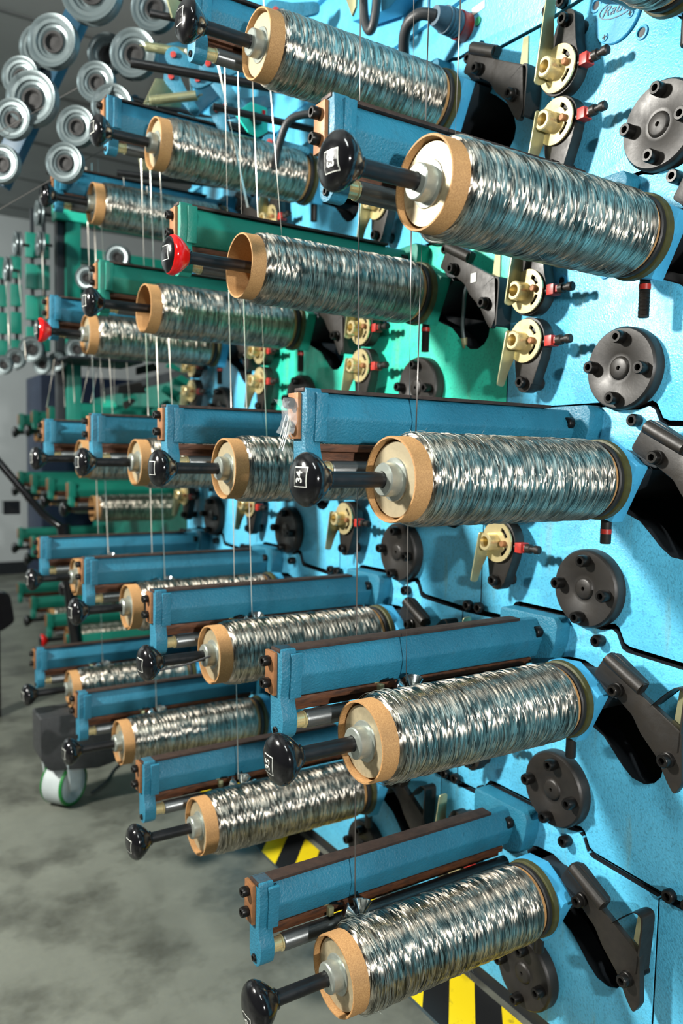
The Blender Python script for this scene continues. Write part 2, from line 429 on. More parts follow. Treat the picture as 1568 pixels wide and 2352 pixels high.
# --- clamp levers over the slots
LEV = [(-.046, .054), (-.072, .096), (-.092, .101), (-.155, .064), (-.141, .046), (-.224, .003), (-.229, -.081), (-.216, -.103), (-.203, -.088), (-.181, -.052), (-.148, -.022), (-.130, .004), (-.097, .026), (-.072, .036)]
bm = B(); bm_prism(bm, rounded(LEV, .007), .600, .613); LEVER = finish(bm, 'clamp_lever', 'black_steel', bevel=.0018)
bm = B()
bm_tube(bm, [(.598, -.079, .091), (.598, -.150, .055)], .0125, 20)
bm_prism(bm, [(-.071, .088), (-.085, .101), (-.157, .064), (-.148, .048)], .592, .606); LEVH = finish(bm, 'lever_hook', 'black_steel')
bm = B(); bm_lathe(bm, [(0, .0125), (-.006, .0125), (-.007, .011), (-.016, .011), (-.018, .0095), (-.018, .0058), (-.010, .0055), (-.010, 0)], 20)
bm_lathe(bm, [(.012, .008), (.055, .008)], 14); LEVB = finish(bm, 'lever_bolt', 'dark_bolt')
bm = B(); path = smooth_path([(-.166, .030), (-.190, .056), (-.208, .072), (-.222, .074), (-.227, .064), (-.225, .030), (-.221, -.030)], 4)
bm_prism(bm, [(p.x, p.y) for p in path]+[(p.x+.0035, p.y-.003) for p in path[::-1]], .600, .632)
STRAP = finish(bm, 'strap', 'black_steel')
bm = B(); path = smooth_path([(-.195, -.010), (-.215, .000), (-.232, .002), (-.238, -.010), (-.236, -.050), (-.233, -.095)], 4)
bm_prism(bm, [(p.x, p.y) for p in path]+[(p.x+.0035, p.y-.003) for p in path[::-1]], .600, .640)
STRAP2 = finish(bm, 'strap', 'black_steel')
bm = B(); bm_prism(bm, [(-.205, .066), (-.219, .064), (-.220, -.006), (-.198, .012)], .618, .622); STRAPP = finish(bm, 'strap_plate', 'olive_zinc')
for k in range(4):
    for j in range(5):
        if k > 1 and j > 2: continue
        o = origin(k, j)
        t = thing('clamp_lever', o, f'black lever slanting over the slot, {where(k, j)}', 'lever', 'black clamp levers')
        part('lever_arm', LEVER, t); part('lever_hook', LEVH, t)
        for y, z in ((-.100, .040), (-.203, -.048)): part('bolt', LEVB, t, (.600, y, z))
        t = thing('strap_bracket', o, f'bent black strap behind the lever, {where(k, j)}', 'bracket', 'bent strap brackets')
        part('strap', STRAP if j > 1 else STRAP2, t)
        part('stay', STRAPP, t, label='cream plate' if (k, j) == (1, 1) else None)

# --- tension levers (gold half discs with blades), an upper and a lower one per station
def tension(sgn):
    d = {}
    s = sgn   # +1 blade points up, -1 blade points down
    def m(poly): return [(a, b*s) for a, b in poly]
    arc = [(.010+.030*math.cos(a), .030*math.sin(a)) for a in [math.radians(x) for x in range(-120, -60, 10)]]
    disc = circ(0, 0, .042, 40)
    sl1 = [(-.0+.033*math.cos(math.radians(a)), .033*math.sin(math.radians(a))) for a in range(200, 246, 9)]+[(.025*math.cos(math.radians(a)), .025*math.sin(math.radians(a))) for a in range(245, 199, -9)]
    sl2 = [(-.0+.033*math.cos(math.radians(a)), .033*math.sin(math.radians(a))) for a in range(115, 161, 9)]+[(.025*math.cos(math.radians(a)), .025*math.sin(math.radians(a))) for a in range(160, 114, -9)]
    bm = B(); bm_prism(bm, disc, .597, .6005, holes=[sl1, sl2]); d['disc'] = finish(bm, 'gold_disc', 'gold_zinc')
    bm = B(); bm_lathe(bm, [(.001, .0185), (-.024, .0185), (-.026, .0165), (-.026, .0115), (-.004, .0115), (-.004, 0)], 28, c=(.597, .008, 0))
    d['boss'] = finish(bm, 'boss', 'gold_zinc')
    if s > 0: bl = [(.566, -.024), (.580, -.026), (.6035, -.012), (.6035, .030), (.592, .090), (.588, .142), (.566, .142)]
    else: bl = [(.566, .020), (.6035, .014), (.6035, -.022), (.590, -.058), (.584, -.088), (.566, -.086)]
    bm = B(); bm_prism(bm, rounded(bl, .006), .021, .0240, plane='XZ')
    for v in bm.verts: v.co.y += (-.16*v.co.z if s > 0 else -.20*v.co.z)
    d['blade'] = finish(bm, 'blade', 'olive_zinc', bevel=.0005)  # gold blade coloured olive, the shade on its face is in the colour
    bm = B(); bm_lathe(bm, [(.0, .0065), (-.008, .0065), (-.0095, .005), (-.0095, 0)], 16, c=(.597, -.0235, .002*s)); d['button'] = finish(bm, 'button', 'copper_plate')
    end = (-.012, .082) if s > 0 else (.004, -.080)
    arm = circ(0, 0, .046, 30, PI if s > 0 else 0, 2*PI if s > 0 else PI, True)
    if s > 0: arm = [(p[0], p[1]) for p in arm]+[(.030, .040), (.010, .085)]+circ(end[0], end[1], .020, 8, .2, PI-.2, True)+[(-.036, .040)]
    else: arm = [(p[0], p[1]) for p in arm]+[(-.038, -.035), (-.018, -.085)]+circ(end[0], end[1], .020, 8, PI+.2, 2*PI-.2, True)+[(.032, -.035)]
    bm = B(); bm_prism(bm, arm, .604, .630); d['arm'] = finish(bm, 'arm', 'black_steel', bevel=.002)
    d['bolt'] = (end, None)
    bm = B(); bm_box(bm, .596, .618, -.070, -.053, -.016, .004); bm_box(bm, .600, .614, -.0765, -.070, -.012, .0); d['clamp'] = finish(bm, 'clamp', 'red_part', bevel=.0012)
    bm = B(); bm_lathe(bm, [(-.045, .006), (-.076, .006), (-.077, .0095), (-.087, .0095), (-.0885, .006), (-.098, .006), (-.098, .0085), (-.107, .0085), (-.109, .006)], 18, axis='Y', c=(.607, 0, -.006))
    d['screw'] = finish(bm, 'screw', 'black_steel')
    bm = B(); bm_lathe(bm, [(.604, .012), (.65, .012)], 16, c=(0, 0, 0)); bm_lathe(bm, [(.63, .013), (.65, .013)], 16, c=(0, end[0], end[1])); d['post'] = finish(bm, 'post', 'black_steel')
    return d
TEN = {1: tension(1), -1: tension(-1)}
for k in range(4):
    for j in range(5):
        if (j, k) in ((4, 2), (4, 3), (4, 1)): continue
        for s, zc, nm in ((1, -.042, 'upper'), (-1, -.137, 'lower')):
            o = origin(k, j)+Vector((0, .265, zc)); d = TEN[s]
            t = thing('tension_lever', o, f'{nm} brass-coloured half disc with red clamp, {where(k, j)}', 'lever', 'yellow zinc tension levers')
            for n_, pn in (('arm', 'base_arm'), ('disc', 'half_disc'), ('boss', 'boss'), ('blade', 'blade'), ('button', 'button'), ('clamp', 'clamp_block'), ('screw', 'adjusting_screw'), ('post', 'mounting_post')):
                part(pn, d[n_], t, label='red clamp block' if n_ == 'clamp' else None)
            e = d['bolt'][0]; part('bolt', BOLT_MED, t, (.604, e[0], e[1]))

# --- spools
def winding(seed):
    r_ = random.Random(seed); bm = B(); NX, NT_ = 150, 96; x0, x1 = .162, .545; R0 = .069
    ph = [r_.uniform(0, 6.28) for _ in range(12)]
    uvl = bm.loops.layers.uv.new('UVMap'); rings = []
    xs = [x0+(x1-x0)*i/NX for i in range(NX+1)]
    for i, x in enumerate(xs):
        e = min((x-x0)/.022, 1); e2 = min((x1-x)/.012, 1)
        env = math.sqrt(max(0, 1-(1-e)**2))*.0065-.0065+math.sqrt(max(0, 1-(1-e2)**2))*.006-.006
        ring = []
        for q in range(NT_+1):
            th = 2*PI*q/NT_
            a = .00045*math.sin(2*PI*x/.0105+2*th+ph[0])+.00040*math.sin(2*PI*x/.0093-2*th+ph[1])
            a += .0004*math.sin(2*PI*x/.031+th+ph[2])
            rr = R0+env+a*min(e, e2)
            ring.append((Vector((x, rr*math.cos(th), rr*math.sin(th))), (x+seed*.61, q/NT_)))
        rings.append(ring)
    vv = [[bm.verts.new(p[0]) for p in ring[:-1]] for ring in rings]
    for i in range(NX):
        for q in range(NT_):
            q2 = (q+1) % NT_
            f = bm.faces.new((vv[i][q], vv[i+1][q], vv[i+1][q2], vv[i][q2]))
            for lp, uv in zip(f.loops, (rings[i][q][1], rings[i+1][q][1], rings[i+1][q+1][1], rings[i][q+1][1])): lp[uvl].uv = uv
    ri = [[bm.verts.new((xs[e], .0626*math.cos(2*PI*q/NT_), .0626*math.sin(2*PI*q/NT_))) for q in range(NT_)] for e in (0, -1)]
    for a_, b_ in ((vv[0], ri[0]), (vv[-1], ri[1]), (ri[0], ri[1])):
        for q in range(NT_):
            f = bm.faces.new((a_[q], b_[q], b_[(q+1) % NT_], a_[(q+1) % NT_]))
            for lp in f.loops: lp[uvl].uv = (.16+.001*(q % 2), q/NT_)
    bmesh.ops.recalc_face_normals(bm, faces=bm.faces)
    me = bpy.data.meshes.new('wire_winding'); bm.to_mesh(me); bm.free(); me.materials.append(MATS['wire_winding']); me.shade_smooth(); me.set_sharp_from_angle(angle=math.radians(70))
    return me
WIND = [winding(s) for s in (1, 2, 3)]
bm = B(); bm_lathe(bm, [(.134, .0625), (.1325, .0618), (.1325, .0592), (.134, .0585), (.552, .0585), (.552, .0625)], 72, hole=True)
TUBE = finish(bm, 'cardboard_tube', 'cardboard', ang=50)
def strands(seed, n):
    r_ = random.Random(seed); bm = B()
    for _ in range(n):
        x = r_.uniform(.168, .20) if r_.random() < .7 else r_.uniform(.2, .53); th0 = r_.uniform(0, 6.28); L = r_.uniform(.8, 2.2); lift = r_.uniform(.0008, .0035); sl = r_.uniform(-.012, .012)
        pts = []
        for i in range(22):
            u = i/21; th = th0+L*u; rr = .0685+lift*math.sin(PI*u)
            pts.append((x+sl*u, rr*math.cos(th), rr*math.sin(th)))
        bm_tube(bm, pts, .00028, 5)
    for _ in range(n//4):
        x = r_.uniform(.165, .5); th = r_.uniform(0, 6.28); l = r_.uniform(.004, .014); dx = r_.uniform(-.01, .01); dt = r_.uniform(-.08, .08)
        bm_tube(bm, [(x, .068*math.cos(th), .068*math.sin(th)), (x+dx, (.069+l)*math.cos(th+dt), (.069+l)*math.sin(th+dt))], .00015, 4)
    return finish(bm, 'loose_strands', 'zinc')
LOOSE = [strands(s, 46) for s in (1, 2)]
for k in range(4):
    for j in range(5):
        o = origin(k, j)
        kind = 'open cardboard tube, no end plate,' if (k, j) in GREENP else 'silver wire wound on a cardboard tube,'
        t = thing('wire_spool', o, (f'spool of silver wire, {where(k, j)}' if (k, j) not in GREENP else f'silver wire spool on an open hollow tube, {where(k, j)}'), 'spool', 'spools of silver wire')
        part('cardboard_tube', TUBE, t)
        w = part('winding', WIND[(k*5+j) % 3], t)
        if k == 0: part('loose_strands', LOOSE[j % 2], w)['kind'] = 'stuff'

# --- spindles with knobs
def knob_me():
    bm = B()
    prof = [(-.0215, 0), (-.0213, .007), (-.0205, .015), (-.0185, .0225), (-.0155, .0290), (-.0115, .0338), (-.0068, .0366), (-.002, .0372), (.002, .0362), (.007, .0335), (.012, .0298), (.017, .0255), (.021, .0215), (.0245, .0175), (.026, .0155), (.030, .0152), (.0305, .0118)]
    bm_lathe(bm, prof, 48); return finish(bm, 'knob', 'black_plastic', ang=60)
KNOB = knob_me()
def red_knob():
    bm = B()
    bm_lathe(bm, [(-.0115, .0338), (-.0080, .0360), (-.0050, .0368), (-.002, .0373), (.002, .0362), (.007, .0335), (.012, .0298), (.017, .0255), (.021, .0215), (.0245, .0175)], 48, cap=False, mi=1)
    bm_lathe(bm, [(-.0215, 0), (-.0213, .007), (-.0205, .015), (-.0185, .0225), (-.0155, .0290), (-.0115, .0338)], 48, cap=False, mi=0)
    bm_lathe(bm, [(.0245, .0175), (.026, .0155), (.030, .0152), (.0305, .0118)], 48, mi=0, cap=False)
    return finish(bm, 'knob', ['black_plastic', 'red_plastic'], ang=60)
RKNOB = red_knob()
bm = B(); bm_lathe(bm, [(.028, .0115), (.560, .0115)], 28); ROD = finish(bm, 'rod', 'black_rod')
bm = B(); bm_lathe(bm, [(.1415, .0245), (.126, .0245), (.1215, .0240), (.1195, .0222), (.1192, .0122), (.1415, .0122)], 40, cap=False)
bm_lathe(bm, [(.1416, .0320), (.1395, .0310), (.1388, .024)], 40, cap=False); HUB = finish(bm, 'hub', 'zinc', ang=24)
bm = B(); bm_lathe(bm, [(.150, .0550), (.1425, .0550), (.1415, .0543), (.1415, .012), (.150, .012)], 56, cap=False); EPL = finish(bm, 'end_plate', 'zinc_plate')
bm = B(); bm_lathe(bm, [(.5535, .060), (.5535, .064), (.556, .066), (.563, .066), (.565, .060)], 56, mi=1, cap=False); bm_lathe(bm, [(.5650, .0115), (.5650, .064), (.567, .0690), (.577, .0700), (.579, .066), (.579, .0115)], 56, cap=False)
RFL = finish(bm, 'rear_flange', ['olive_rubber', 'black_rubber'], ang=30)
BLK = [(.062, .020), (.052, .050), (.037, .063), (-.010, .067), (-.078, .026), (-.031, -.072), (-.005, -.066), (.045, -.040)]
bm = B(); bm_prism(bm, BLK, .579, .609); BLOCK = finish(bm, 'bearing_block', 'blue_plain', bevel=.002)
bm = B(); bm_prism(bm, [(.045, .030), (.030, .048), (-.02, .052), (-.070, .035), (-.085, .020), (-.055, -.010), (.02, -.035)], .609, .80)
bm_prism(bm, [(-.055, .050), (-.10, .040), (-.098, .022), (-.075, .028)], .600, .72); BNECK = finish(bm, 'swing_neck', 'inner_dark', bevel=.002)
bm = B(); bm_lathe(bm, [(-.112, .0085), (-.110, .0095), (-.050, .0095)], 18, axis='Z', c=(.598, -.005, 0)); STUD = finish(bm, 'clamp_stud', 'black_steel')
bm = B(); prof = [(-.128, .0085)]
for i in range(26): prof += [(-.126+i*.0022, .0095), (-.1249+i*.0022, .0083)]
prof += [(-.06, .0095)]; bm_lathe(bm, prof, 18, axis='Z', c=(.598, -.005, 0)); STUDL = finish(bm, 'clamp_stud', 'black_steel')
bm = B(); bm_lathe(bm, [(-.0945, .0098), (-.086, .0098)], 18, axis='Z', c=(.598, -.005, 0)); SRED = finish(bm, 'red_paint_band', 'red_part')

def label_me(txt, rotdir, dz, dy, name):
    bm = B()
    def dome(y, z):   # x on the knob front
        r = math.hypot(y, z); pr = [(0, -.0215), (.007, -.0213), (.015, -.0205), (.0225, -.0185), (.0290, -.0155), (.0338, -.0115)]
        for (a, xa), (b, xb) in zip(pr, pr[1:]):
            if r <= b: return xa+(xb-xa)*(r-a)/(b-a)
        return -.0115
    def patch(y0, y1, z0, z1, off, mi, n=4):
        g = [[bm.verts.new((dome(y0+(y1-y0)*i/n, z0+(z1-z0)*q/n)-off, y0+(y1-y0)*i/n, z0+(z1-z0)*q/n)) for q in range(n+1)] for i in range(n+1)]
        for i in range(n):
            for q in range(n): bm.faces.new((g[i][q], g[i][q+1], g[i+1][q+1], g[i+1][q])).material_index = mi
    w, h = .0125, .0135
    cy, cz = dy, dz
    patch(cy-w, cy+w, cz-h, cz+h, .00045, 0); patch(cy-w+.0012, cy+w-.0012, cz-h+.0012, cz+h-.0012, .0009, 1)
    if txt:
        cu = bpy.data.curves.new('t', 'FONT'); cu.body = txt; cu.size = .0170; cu.align_x = 'CENTER'; cu.align_y = 'CENTER'; cu.offset = .0002
        ob = bpy.data.objects.new('t', cu); tm = bpy.data.meshes.new_from_object(ob); bpy.data.objects.remove(ob)
        vs = []
        for v in tm.vertices:
            a, b = v.co.x, v.co.y
            # seen from -X the picture's right is -Y ; rotdir +1 reads upwards, -1 reads downwards
            if rotdir > 0: yy, zz = b, a
            else: yy, zz = -b, -a
            vs.append(bm.verts.new((dome(cy+yy, cz+zz)-.0013, cy+yy, cz+zz)))
        for p in tm.polygons:
            try: bm.faces.new([vs[i] for i in p.vertices]).material_index = 2
            except ValueError: pass
    bmesh.ops.recalc_face_normals(bm, faces=bm.faces)
    me = bpy.data.meshes.new(name); bm.to_mesh(me); bm.free()
    for m in ('white_label', 'black_label', 'white_label'): me.materials.append(MATS[m])
    return me
LAB = {(0, 1): label_me('33', -1, -.007, -.012, 'knob_label'), (0, 2): label_me('34', 1, .004, -.012, 'knob_label'), (0, 3): label_me('35', 1, -.004, .001, 'knob_label'), (0, 4): label_me('36', 1, -.018, -.003, 'knob_label')}
LAB0 = label_me('', 1, 0, -.008, 'knob_label')
REDK = {(1, 1), (3, 1)}
for k in range(4):
    for j in range(5):
        o = origin(k, j); red = (k, j) in REDK; g = (k, j) in GREENP
        cl = 'red and black' if red else 'black'
        t = thing('spool_spindle', o, f'spindle with {cl} mushroom knob, {where(k, j)}', 'spindle', 'spool spindles with pull knobs')
        kb = part('knob', RKNOB if red else KNOB, t, label='red knob with black face' if red else None)
        part('knob_label', LAB.get((k, j), LAB0), kb)
        part('rod', ROD, t)
        if not g:
            part('hub', HUB, t); part('end_plate', EPL, t)
        part('rear_flange', RFL, t)
        part('bearing_block', BLOCK if not g else recol(BLOCK, {'blue_plain': 'green_cast'}), t)
        part('swing_neck', BNECK, t)
        st = part('clamp_stud', STUDL if j == 1 else STUD, t)
        if j in (1, 2): part('red_paint_band', SRED, st, (0, 0, 0 if j == 2 else .012))

# --- traverse arms
PB = [(.104, .125), (.122, .125), (.122, .050), (.103, .050), (.0885, .088)]
bm = B(); bm_prism(bm, rounded(PB, .004, 3), .074, .622); bm_prism(bm, rounded([(.100, .123), (.121, .123), (.121, .052), (.099, .052)], .003), .060, .076)
BEAM = finish(bm, 'beam', 'blue_cast', ang=40)
FLG = [(.205, .131), (.060, .133), (.052, .120), (.056, .085), (.070, .045), (.090, .034), (.150, .034), (.205, .060)]
bm = B(); bm_prism(bm, rounded(FLG, .010), .612, .6505); FLANGE = finish(bm, 'wall_flange', 'blue_cast', bevel=.003)
BR = [(.092, .131), (.128, .131), (.129, .062), (.128, .045), (.127, .030), (.127, .010), (.126, -.002), (.116, -.013), (.100, -.014), (.088, -.004), (.085, .010), (.084, .024), (.091, .040), (.094, .056), (.089, .090)]
bm = B(); bm_prism(bm, rounded(BR, .006), .046, .072); bm_prism(bm, rounded([(.084, .124), (.094, .124), (.094, .052), (.088, .052)], .002), .060, .080)
BRK = finish(bm, 'end_bracket', 'blue_cast', bevel=.0015)
COP = box_me('copper_plate', 'copper_plate', .040, .0465, .106, .136, .056, .124, bevel=.001)
STR = box_me('cover_strip', 'rust_strip', .044, .560, .097, .124, .1255, .1310, bevel=.0008)
bm = B(); bm_box(bm, .0721, .600, .114, .130, .024, .0495); bm_box(bm, .0721, .600, .103, .114, .038, .0495); RAIL = finish(bm, 'slide_rail', 'rust_rail', bevel=.001)
bm = B(); bm_lathe(bm, [(.0965, .0135), (.099, .0148), (.610, .0148)], 32, c=(0, .106, .010)); ROLL = finish(bm, 'roller', 'roller_steel')
bm = B(); bm_lathe(bm, [(.072, .0118), (.092, .0118), (.093, .0138), (.0955, .0138), (.0965, .011)], 28, c=(0, .106, .010)); RCAP = finish(bm, 'roller_cap', 'gold_zinc')
BEND = bolt_me('bolt_end', .0062, .004)
for k in range(4):
    for j in range(5):
        o = origin(k, j); g = (k, j) in GREENP; rc = (lambda m: recol(m, {'blue_cast': 'green_cast'})) if g else (lambda m: m)
        t = thing('traverse_arm', o, f'{"green" if g else "blue"} cast traverse arm above the spool, {where(k, j)}', 'arm', 'cast traverse arms')
        part('beam', rc(BEAM), t); part('wall_flange', rc(FLANGE), t); b = part('end_bracket', rc(BRK), t)
        cp = part('end_plate', COP, t, label='copper coloured end plate')
        for z in (.074, .109): part('bolt', BOLT_SM, cp, (.040, .122, z))
        part('bolt', BOLT_MED, t, (.612, .096, .100)); part('bolt', BEND, b, (.046, .106, .000))
        part('cover_strip', STR, t); part('slide_rail', RAIL, t)
        r = part('roller', ROLL, t); part('roller_cap', RCAP, r)

# --- thread guides and threads
def cone_me():
    bm = B(); bm_lathe(bm, [(0, .0015), (.0015, .0024), (.0255, .0172), (.0270, .0166), (.0270, 0)], 40); return finish(bm, 'cone', 'steel_cone', ang=30)
CONE = cone_me()
bm = B(); bm_box(bm, -.044, -.026, .030, .044, -.016, .004); bm_box(bm, -.040, -.030, .020, .030, -.020, -.004); CARR = finish(bm, 'carriage', 'olive_zinc', bevel=.0012)
bm = B(); bm_tube(bm, [(-.034, .034, -.003), (-.024, .004, .008)], .0022, 8); bm_tube(bm, [(-.026, .042, .0), (.026, .038, .004), (.016, .012, .006)], .0025, 8); PIN = finish(bm, 'pin', 'dark_bolt')
GX = {(0, 2): .235, (0, 3): .275, (0, 4): .222, (0, 1): .247}
def gpos(k, j): return origin(k, j)+Vector((GX.get((k, j), .27), .074, .053))
for k in range(4):
    for j in range(5):
        t = thing('thread_guide', gpos(k, j), f'pair of shiny steel guide cones, {where(k, j)}', 'thread guide', 'steel thread guide cones')
        part('cone', CONE, t, (-.002, -.014, -.016), Vector((-.76, .52, .38)).to_track_quat('X', 'Z').to_euler()); part('cone', CONE, t, (.0035, -.014, -.015), Vector((.42, .55, .72)).to_track_quat('X', 'Z').to_euler())
        part('carriage', CARR, t); part('pin', PIN, t)
def ribbon_me(p0, p1, w, turns, ph, thick=.0004, n=60, mat='ribbon'):
    bm = B(); p0, p1 = Vector(p0), Vector(p1); d = (p1-p0).normalized(); a = Vector((1, 0, 0)); a = (a-d*a.dot(d)).normalized(); b = d.cross(a); prev = None
    for i in range(n+1):
        u = i/n; c = p0.lerp(p1, u); th = ph+2*PI*turns*u
        w1 = (a*math.cos(th)+b*math.sin(th))*w/2; t1 = (-a*math.sin(th)+b*math.cos(th))*thick/2
        ring = [bm.verts.new(c+w1+t1), bm.verts.new(c-w1+t1), bm.verts.new(c-w1-t1), bm.verts.new(c+w1-t1)]
        if prev:
            for q in range(4): bm.faces.new((prev[q], ring[q], ring[(q+1) % 4], prev[(q+1) % 4]))
        else: bm.faces.new(ring)
        prev = ring
    bm.faces.new(prev); return finish(bm, 'wire_strand', mat)
TOPX = {(0, 1): .257, (0, 2): .24, (0, 3): .24, (0, 4): .18}
for k in range(4):
    for j in range(5):
        g = gpos(k, j); top = Vector((TOPX.get((k, j), .215)+LB*(j-2), g.y, 1.93 if k == 0 else 2.2 if k > 1 else 2.16))
        if k == 0: top.z = 2.6
        if top.z < g.z+.1 or (k > 0 and j == 0) or (k > 1 and j == 1): continue
        L = top.z-g.z
        me = ribbon_me((0, 0, 0), top-g, .0022 if k == 0 else (.0022 if k == 1 else .0030), L*(1.1 if k == 0 else .5), rnd.uniform(0, 3), mat='wire_dark' if k == 0 else 'ribbon')
        solo('wire_strand', me, g, f'thin upright wire running down to the guide cones, {where(k, j)}', 'wire', 'upright wire strands')
# ------------------------------------------------------------------ small extras on the machine
# hazard tape on the floor
tp = solo('hazard_tape', box_me('hazard_tape', 'hazard_tape', .543, .70, -.6, 2.0, .0004, .0016, bevel=0), (0, 0, 0), 'yellow and black striped floor tape at the foot of the blue machine', 'floor tape')
part('edge_line', box_me('edge_line', 'wheel_grey', .536, .543, -.6, 2.0, .0004, .0015, bevel=0), tp, label='thin white edge line')
# round maker's badge
bm = B(); bm_lathe(bm, [(0, .050), (-.004, .050), (-.0055, .0485), (-.0055, 0)], 48)
bd = solo('round_badge', finish(bm, 'round_badge', 'blue_plain'), origin(0, 0)+Vector((.65, .172, .030)), 'round blue cast badge with a script name in an oval, top right', 'badge')
bm = B(); ov = [(.040*math.cos(2*PI*i/40), .0155*math.sin(2*PI*i/40)) for i in range(40)]
ov2 = [(a*.955, b*.90) for a, b in ov]; ca, sa = math.cos(math.radians(8)), math.sin(math.radians(8))
rt = lambda L: [(a*ca-b*sa, a*sa+b*ca+.008) for a, b in L]
bm_prism(bm, rt(ov), -.0068, -.0055, holes=[rt(ov2)])
cu = bpy.data.curves.new('t', 'FONT'); cu.body = 'Raute'; cu.size = .024; cu.align_x = 'CENTER'; cu.align_y = 'CENTER'; cu.shear = .45
ob = bpy.data.objects.new('t', cu); tm = bpy.data.meshes.new_from_object(ob); bpy.data.objects.remove(ob)
vs = [bm.verts.new((-.0066, *rt([(-v.co.x*1.25, v.co.y)])[0])) for v in tm.vertices]
for p in tm.polygons:
    try: bm.faces.new([vs[i] for i in p.vertices])
    except ValueError: pass
part('script_name', finish(bm, 'script_name', 'connector_grey'), bd)
bm = B()
bm_lathe(bm, [(-.0056, .0075), (-.0075, .0065), (-.0075, 0)], 16); SCR = finish(bm, 'screw', 'blue_plain')
bm = B(); bm_box(bm, -.0082, -.0074, -.0045, .0045, -.0009, .0009); bm_box(bm, -.0082, -.0074, -.0009, .0009, -.0045, .0045); CRS = finish(bm, 'cross_slot', 'inner_dark')
for y, z in ((.024, .034), (.024, -.032), (-.030, -.014)):
    q = part('screw', SCR, bd, (0, y, z)); part('cross_slot', CRS, q)
# sticker and grey cable on the green station
o11 = origin(1, 1)
solo('white_sticker', box_me('white_sticker', 'white_label', .5985, .5995, -.014, .003, -.010, .009, bevel=0), o11+Vector((0, -.155, .012)), 'small white square sticker on the lever of the green station', 'sticker', rot=(0, 0, 0))
bm = B(); bm_tube(bm, smooth_path([(.62, .405, 1.605), (.630, .425, 1.585), (.640, .438, 1.555), (.648, .449, 1.525), (.655, .452, 1.50)], 5), .0045, 10); bm_tube(bm, [(.655, .452, 1.50), (.660, .453, 1.478)], [.008, .005], 10, 1)
solo('grey_cable', finish(bm, 'grey_cable', ['wheel_grey', 'olive_zinc']), (0, 0, 0), 'short grey cable with a yellowish end inside the slot of the green panel', 'cable')
# torn plastic film on the bracket of station 34
t = NT('clear_film'); t.out((.9, .95, .97), .12, 0, None); t.b.inputs['Alpha'].default_value = .16; t.b.inputs['Specular IOR Level'].default_value = 1.0
bm = B(); r_ = random.Random(3)
g = [[bm.verts.new((.026-.012*math.sin(a*1.3+b)+r_.uniform(-.003, .003), .098+.004*a+r_.uniform(-.003, .003), 1.262+b*.010+r_.uniform(-.003, .003))) for b in range(6)] for a in range(8)]
for a in range(7):
    for b in range(5): bm.faces.new((g[a][b], g[a+1][b], g[a+1][b+1], g[a][b+1]))
bmesh.ops.solidify(bm, geom=bm.faces[:], thickness=.0003)
pw = solo('torn_plastic_film', finish(bm, 'torn_plastic_film', 'clear_film', smooth=True, ang=20), (0, 0, 0), 'torn clear plastic film clinging to the end plate of arm 34', 'plastic film')
bm = B()
for i in range(9):
    a = r_.uniform(-1.1, -.1); y = .10+r_.uniform(0, .02); z = 1.25+r_.uniform(-.004, .03); l = r_.uniform(.015, .035)
    bm_tube(bm, [(.03, y, z), (.03-l*math.cos(a)*.6, y-.01, z+l*.5), (.03-l*math.cos(a), y-.012, z-l*.6)], .0004, 4)
part('film_shreds', finish(bm, 'film_shreds', 'white_label'), pw)['kind'] = 'stuff'
# head wall details
bm = B(); bm_lathe(bm, [(.640, .030), (.6636, .030)], 24); bm_lathe(bm, [(.60, .026), (.615, .0275), (.640, .0275)], 24, mi=1); bm_lathe(bm, [(.575, .020), (.60, .026)], 24, mi=1)
for x in (.603, .612, .621, .630): bm_lathe(bm, [(x, .0285), (x+.004, .0285)], 24, mi=1)
cn = solo('cable_connector', finish(bm, 'cable_connector', ['red_part', 'connector_grey']), (0, .49, 2.185), 'grey ribbed cable connector on the blue wall above the top spool', 'connector')
bm = B(); bm_tube(bm, smooth_path([(.578, 0, 0), (.55, .02, .003), (.545, .06, -.01), (.57, .10, -.05), (.61, .13, -.12), (.64, .14, -.20)], 6), .0125, 12); part('hose', finish(bm, 'hose', 'hose_black'), cn)
bm = B(); bm_tube(bm, smooth_path([(.55, .74, 2.50), (.55, .735, 2.36), (.55, .725, 2.27), (.55, .700, 2.235), (.55, .680, 2.27), (.55, .668, 2.40), (.56, .66, 2.50)], 6), .0105, 12)
solo('black_hose', finish(bm, 'black_hose', 'hose_black'), (0, 0, 0), 'black hose hanging in a U loop above the top spool', 'hose')
solo('white_sticker', box_me('white_sticker', 'white_label', .662, .6632, .428, .468, 2.200, 2.216, bevel=0), (0, 0, 0), 'small white label strip on the wall beside the cable connector', 'sticker')
bm = B(); bm_lathe(bm, [(.6605, .009), (.6636, .009)], 20); GD = finish(bm, 'indicator', 'green_dot')
solo('indicator_button', GD, (0, .447, 2.180), 'round green button below the white label strip', 'button')
solo('indicator_button', recol(GD, {'green_dot': 'red_dot'}), (0, .442, 2.236), 'round red button above the white label strip', 'button')
bm = B(); bm_prism(bm, [(.74, 2.50), (.735, 2.31), (.705, 2.255), (.690, 2.27), (.67, 2.50)], .50, .506); solo('olive_guard_plate', finish(bm, 'olive_guard_plate', 'olive_zinc', bevel=.001), (0, 0, 0), 'olive angular plate hanging above the top spool, cut by the frame', 'plate')
bm = B(); bm_prism(bm, [(.86, 2.50), (.86, 2.34), (.70, 2.30), (.40, 2.36), (.40, 2.50)], .60, .65); solo('blue_cross_beam', finish(bm, 'blue_cross_beam', 'blue_plain', bevel=.003), (0, 0, 0), 'blue angular beam along the wall top behind the hoses', 'beam')
